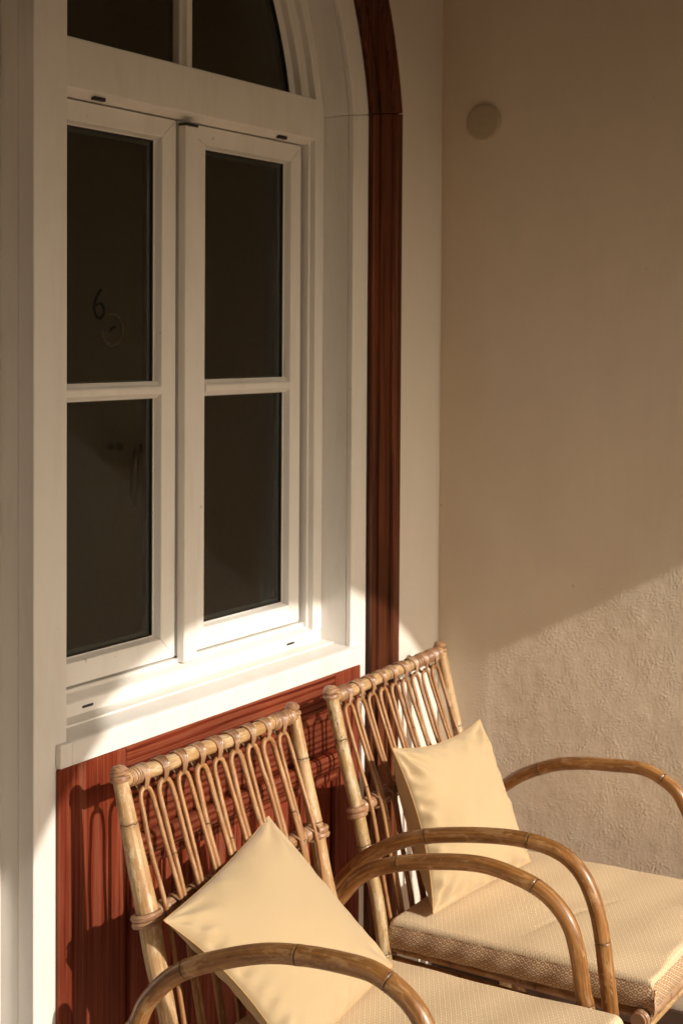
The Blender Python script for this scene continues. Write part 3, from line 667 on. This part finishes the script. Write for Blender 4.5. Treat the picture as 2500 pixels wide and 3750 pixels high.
    g = MB(); g.tube([(sx0 - .030, yf_ + .004, .407), ((sx0 + sx1) / 2, yf_ - .004, .409), (sx1 + .03, yf_ + .004, .407)], .0148, 20, nodes=(.22, .5, .78)); fr = g.build('front_rail', BIND, top, smooth=True, node=True)
    for x in (sx0 - .022, sx0 - .010, sx0 + .006, sx0 + .05, sx0 + .18, sx1 - .18, sx1 - .05, sx1 - .006, sx1 + .010): 
        g = MB()
        for q in range(3): ring(g, (x + q * .0060, yf_ + .003, .407), (1, 0, 0), .0150, .0030, 1, .001, 14, 6)
        g.build('rail_binding', BIND, top, smooth=True, node=True)
    g = MB(); g.tube([(sx0 - .020, yf_ - .004, .386), (sx1 + .02, yf_ - .004, .384)], .0065, 12, smooth=False, nodes=(.3, .66)); g.build('front_cane', BPALE, top, smooth=True, node=True)
    for i in range(20):
        g = MB(); y = yb_ + (yf_ - yb_) * (i + .5) / 20; g.tube([(sx0 + .025, y, .404), (sx1 - .025, y, .404)], .0135, 8, smooth=False); g.build('seat_slat', BBRN, top, smooth=True, node=True)
    return top

def hoop(x, pts, back=None, flare=0):
    """pts: (y,z) from the back of the arm to the front; x may vary"""
    P = []
    for i, (y, z, *dx) in enumerate(pts): P.append((x + (dx[0] if dx else 0), y, z))
    return P
arm1L = dict(p=hoop(-.040, [(-.30, .004), (-.235, .20), (-.175, .33), (-.150, .41), (-.165, .475), (-.201, .518), (-.225, .564), (-.282, .622), (-.355, .662), (-.46, .702), (-.544, .719), (-.625, .726), (-.679, .723), (-.733, .697), (-.765, .655), (-.785, .58), (-.80, .45), (-.82, .25), (-.84, .004)]),
             r=.0162, n=(.30, .385, .512, .60, .72, .86), m=BBRN, label='honey-brown bamboo arm crossing in front of the near pillow', knots=[(-.048, -.650, .7335, -.65, 0, .75)])
arm1R = dict(p=hoop(.548, [(-.30, .004), (-.24, .20), (-.185, .33), (-.165, .42), (-.185, .49), (-.221, .540), (-.278, .603), (-.350, .640), (-.447, .666), (-.543, .681), (-.615, .675), (-.677, .656), (-.722, .617), (-.743, .566), (-.757, .488), (-.765, .452), (-.79, .25), (-.81, .004)]),
             r=[.0156] * 12 + [.0154, .0154, .0152, .0152, .0150, .0150], n=(.29, .43, .60, .735, .86), m=BBRN)
arm2L = dict(p=hoop(.600, [(-.33, .004), (-.25, .20), (-.185, .33), (-.150, .42), (-.165, .51), (-.234, .600), (-.317, .658), (-.398, .691), (-.514, .716), (-.608, .726), (-.680, .718), (-.724, .691), (-.751, .647), (-.767, .594), (-.778, .523), (-.788, .444), (-.81, .25), (-.83, .004)]),
             r=.0152, n=(.31, .45, .57, .70, .86), m=BBRN)
arm2R = dict(p=hoop(1.270, [(-.31, .004), (-.24, .20), (-.19, .33), (-.165, .42), (-.185, .53), (-.261, .608), (-.353, .656), (-.43, .676), (-.508, .685), (-.594, .689), (-.657, .662), (-.686, .628), (-.715, .56), (-.735, .45), (-.76, .25), (-.79, .004)]),
             r=.0152, n=(.42, .60, .74, .86), m=BBRN)
chair(dict(seed=4, pr=((.0170, .0170, .0170, .0168, .0158, .0190, .0200, .0185, .0160, .0134), (.0150, .0150, .0150, .0150, .0148, .0160, .0160, .0150, .0135, .0118)), sr=(.0044, .0050, .0056), cx=.2685, rot=0, dy=0, dz=0, label='left bamboo armchair, nearer the camera, cut off by the bottom edge of the photo', pm=(BPALE, BPALE), pn=((.28, .62, .915), (.40, .76, .90)), tn=(.22, .52, .70), rm=BPALE,
           coils=((-.243, -.212), (.185, .243)), arms=(arm1L, arm1R), seat=(.006, .520, -.26, -.845)))
chair(dict(seed=9, pr=((.0150, .0150, .0150, .0148, .0142, .0142, .0146, .0146, .0142, .0138), (.0135, .0135, .0135, .0135, .0135, .0135, .0135, .0135, .0130, .0122)), sr=(.0039, .0043, .0047), cx=.9345, rot=math.radians(3.0), dy=.012, dz=.006, label='right bamboo armchair with speckled left post, standing beside the stucco wall', pm=(BMOT, BPALE), pn=((.42, .66, .90), (.45, .80)), tn=(.30, .46, .66, .8), rm=BPALE,
           coils=((-.243, -.19), (.10, .243)), arms=(arm2L, arm2R), seat=(.690, 1.215, -.26, -.822)))

# ------------------------------------------------------------------ seat cushions
def cushion(x0, x1, yb, yf, z0, z1, tilt, label, seed, ang=0):
    rnd = np.random.RandomState(seed); nx, ny_ = 70, 76
    ph = rnd.uniform(0, 6, 12)
    def surf(u, v, top):       # u,v in [-1,1]
        ex = max(0, 1 - abs(u)); ey = max(0, 1 - abs(v))
        return ex, ey
    top_o = None
    xc, yc = (x0 + x1) / 2, (yb + yf) / 2; hx, hy = (x1 - x0) / 2, abs(yb - yf) / 2; h = z1 - z0; rc = .012
    def us(n, half):
        inner = np.linspace(-half + rc, half - rc, n); a = np.linspace(0, 1, 6)
        return inner
    V = []; rows = []
    X_ = np.concatenate([[-hx], -hx + rc * (1 - np.cos(np.linspace(.3, math.pi / 2, 5))), np.linspace(-hx + rc + .006, hx - rc - .006, nx), hx - rc * (1 - np.cos(np.linspace(math.pi / 2, .3, 5))), [hx]])
    Y_ = np.concatenate([[-hy], -hy + rc * (1 - np.cos(np.linspace(.3, math.pi / 2, 5))), np.linspace(-hy + rc + .006, hy - rc - .006, ny_), hy - rc * (1 - np.cos(np.linspace(math.pi / 2, .3, 5))), [hy]])
    def ztop(x, y):
        dx = min(1, max(0, (hx - abs(x)) / rc)); dy_ = min(1, max(0, (hy - abs(y)) / rc))
        rd = rc * (1 - math.sqrt(max(0, 1 - (1 - dx) ** 2))) + rc * (1 - math.sqrt(max(0, 1 - (1 - dy_) ** 2)))
        w = .0016 * math.sin(9 * x + 14 * y + ph[0]) + .0013 * math.sin(23 * x - 11 * y + ph[1]) + .0008 * math.sin(46 * y + 9 * x + ph[2])
        # creases running in from the front edge
        fr = math.exp(-((y + hy) / .085) ** 2)
        w += fr * (.0014 * math.sin(44 * x + 30 * y + ph[3]) + .0018 * math.sin(23 * x + 12 * y + ph[4]))
        cr = (y + .35 * x + .06 + .008 * math.sin(20 * x)); w -= .0028 * math.exp(-(cr / .006) ** 2) * math.exp(-((x + .05) / .12) ** 2)
        crown = .006 * (1 - (x / hx) ** 4) * (1 - (y / hy) ** 4)
        return z1 - rd + w * (dx * dy_) + crown + tilt * (-(y) / hy) * .5
    top_P = [[(xc + x, yc + y, ztop(x, y)) for y in Y_] for x in X_]
    g = MB(); n0 = len(X_); m0 = len(Y_); vs = [p for r in top_P for p in r]
    F = []; UV = []
    for i in range(n0 - 1):
        for j in range(m0 - 1):
            F.append((i * m0 + j, (i + 1) * m0 + j, (i + 1) * m0 + j + 1, i * m0 + j + 1)); UV.append([(X_[a], Y_[b]) for a, b in ((i, j), (i + 1, j), (i + 1, j + 1), (i, j + 1))])
    g.add(vs, F, UV)
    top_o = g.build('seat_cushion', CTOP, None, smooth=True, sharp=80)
    tag(top_o, label, 'seat cushion', 'patterned seat cushions')
    # boxing round the edge
    per = [(x, -hy) for x in X_] + [(hx, y) for y in Y_[1:]] + [(x, hy) for x in X_[::-1][1:]] + [(-hx, y) for y in Y_[::-1][1:-1]]
    P = []; n = len(per); K = 7; d = 0; ds_ = [0]
    for a, b in zip(per, per[1:] + per[:1]): d += math.hypot(b[0] - a[0], b[1] - a[1]); ds_.append(d)
    for k in range(K + 1):
        s = k / K; row = []
        for q, (x, y) in enumerate(per):
            zt_ = ztop(x, y); bul = .0065 * math.sin(math.pi * s) + .0012 * math.sin(ds_[q] * 90 + 3 * s)
            nxn, nyn = (math.copysign(1, x) if abs(abs(x) - hx) < 1e-6 else 0), (math.copysign(1, y) if abs(abs(y) - hy) < 1e-6 else 0)
            row.append((xc + x + nxn * bul, yc + y + nyn * bul, zt_ - s * h + (0 if s < 1 else .003)))
        P.append(row)
    g = MB(); vs = [p for r in P for p in r]; F = []; UV = []
    for k in range(K):
        for q in range(n):
            q2 = (q + 1) % n; F.append((k * n + q, (k + 1) * n + q, (k + 1) * n + q2, k * n + q2)); a, b = ds_[q], ds_[q + 1]; UV.append([(a, -k * h / K), (a, -(k + 1) * h / K), (b, -(k + 1) * h / K), (b, -k * h / K)])
    g.add(vs, F, UV); g.add([P[K][q] for q in range(n)], [tuple(range(n))])
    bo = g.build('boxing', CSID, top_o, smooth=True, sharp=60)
    for sx in (-1, 1):
        g = MB(); g.tube([(xc + sx * hx, yf - .004, ztop(hx * .995, -hy)), (xc + sx * (hx + .006), yf - .005, z0 + h * .5), (xc + sx * hx, yf - .004, z0 + .004)], .0011, 6, ds=.004)
        g.build('seam', m_flat('red_brown_thread', (.20, .05, .025), .8), top_o)
cushion(.004, .517, -.262, -.848, .423, .474, .020, 'ochre and cream patterned seat cushion on the left armchair, bottom of photo', 3)
cushion(.683, 1.212, -.262, -.838, .423, .474, .016, 'ochre and cream patterned seat cushion on the right armchair', 8)

# ------------------------------------------------------------------ pillows
def pillow(TL, TR, BR, BL, T, label, seed, pleat=1.0, bias=0.0, con=(.10, .03, .07, .03)):   # con: how far the left, right, top and bottom edges curve in
    TL, TR, BR, BL = map(Vector, (TL, TR, BR, BL)); n = 84; rnd = np.random.RandomState(seed); ph = rnd.uniform(0, 6.28, 20)
    nrm = ((TR - TL).cross(BL - TL)).normalized()
    if nrm.y > 0: nrm = -nrm
    def base(u, v):   # u left..right -1..1, v bottom..top -1..1
        cu = con[0] * max(0, -u) + con[1] * max(0, u); cv = con[2] * max(0, v) + con[3] * max(0, -v)
        uu = u - math.copysign(cu, u) * (1 - v * v); vv = v - math.copysign(cv, v) * (1 - u * u)
        a, b = (uu + 1) / 2, (vv + 1) / 2
        return BL.lerp(BR, a).lerp(TL.lerp(TR, a), b)
    def bulge(u, v):
        du, dv = 1 - abs(u), 1 - abs(v)
        return T * (1 - abs(u) ** 2.8) ** .60 * (1 - abs(v) ** 2.8) ** .60
    def wr(u, v, side):
        du, dv = 1 - abs(u), 1 - abs(v); w = 0
        su, sv = (1 if u > 0 else -1), (1 if v > 0 else -1)
        eu = math.exp(-((du - .09) / .10) ** 2) * (1 - abs(v) ** 6); ev = math.exp(-((dv - .09) / .10) ** 2) * (1 - abs(u) ** 6) * (1.0 if v < 0 else .5)
        w += eu * (.0040 * math.sin(15 * v + ph[0] + su * 1.3 + 4 * u) * (.5 + .5 * math.sin(5 * v + ph[1])) + .0016 * math.sin(31 * v + ph[2] + su)) * (1.5 if u < 0 else .25)
        w += ev * (.0034 * math.sin(13 * u + ph[3] + sv * 2) * (.5 + .5 * math.sin(4 * u + ph[4])) + .0014 * math.sin(27 * u + ph[5]))
        w += .0045 * math.sin(2.6 * u + 1.9 * v + ph[6]) * du * dv + .0022 * math.sin(5.2 * u - 4.1 * v + ph[7]) * min(1, 3 * du * dv)
        # diagonal pulls from corners
        for (cu, cv) in ((-1, 1), (1, 1), (1, -1), (-1, -1)):
            r = math.hypot(u - cu, v - cv); a = math.atan2(v - cv, u - cu); w += .0028 * math.exp(-((r - .30) / .20) ** 2) * math.sin(9 * a + ph[8 + (cu + 1) + (cv + 1) // 2])
        return w * pleat * min(1, 14 * min(du, dv))
    g = MB(); 
    c = [math.sin(math.pi / 2 * (2 * i / n - 1)) * .55 + .45 * (2 * i / n - 1) for i in range(n + 1)]
    sz = ((TR - TL).length + (BR - BL).length) / 2
    for side in (1, -1):
        P = [[base(u, v) + nrm * side * ((bulge(u, v)) * (1 + (bias if side > 0 else -bias)) + wr(u, v, side) * (1 if side > 0 else .25)) for v in c] for u in c]
        m = n + 1; F = []; UV = []
        for i in range(n):
            for j in range(n):
                q = (i * m + j, (i + 1) * m + j, (i + 1) * m + j + 1, i * m + j + 1); uv = [(c[a] * sz / 2, c[b] * sz / 2) for a, b in ((i, j), (i + 1, j), (i + 1, j + 1), (i, j + 1))]
                if side < 0: q = q[::-1]; uv = uv[::-1]
                F.append(q); UV.append(uv)
        g.add([p for r in P for p in r], F, UV)
    o = g.build('pillow', PILM, None, smooth=True, sharp=70)
    tag(o, label, 'pillow', 'yellow pillows on the armchairs')
    E = [base(u, -1) for u in c] + [base(1, v) for v in c[1:]] + [base(u, 1) for u in c[::-1][1:]] + [base(-1, v) for v in c[::-1][1:-1]]
    g = MB(); g.tube(E, .0011, 5, closed=True, smooth=False, ds=.006); g.build('seam', m_flat('pillow_thread', (.50, .30, .12), .8), o, smooth=True)
pillow((-.030, -.250, .703), (.375, -.172, .752), (.470, -.400, .478), (.045, -.470, .482), .060, 'pale yellow pillow leaning in the left armchair behind the near arm', 2, 1.15, -.2, (.15, -.05, .05, .03))
pillow((.722, -.242, .813), (1.050, -.280, .808), (1.100, -.388, .484), (.722, -.345, .480), .072, 'pale yellow pillow standing upright in the right armchair', 6, 1.9, -.35, (.17, -.05, .13, .02))
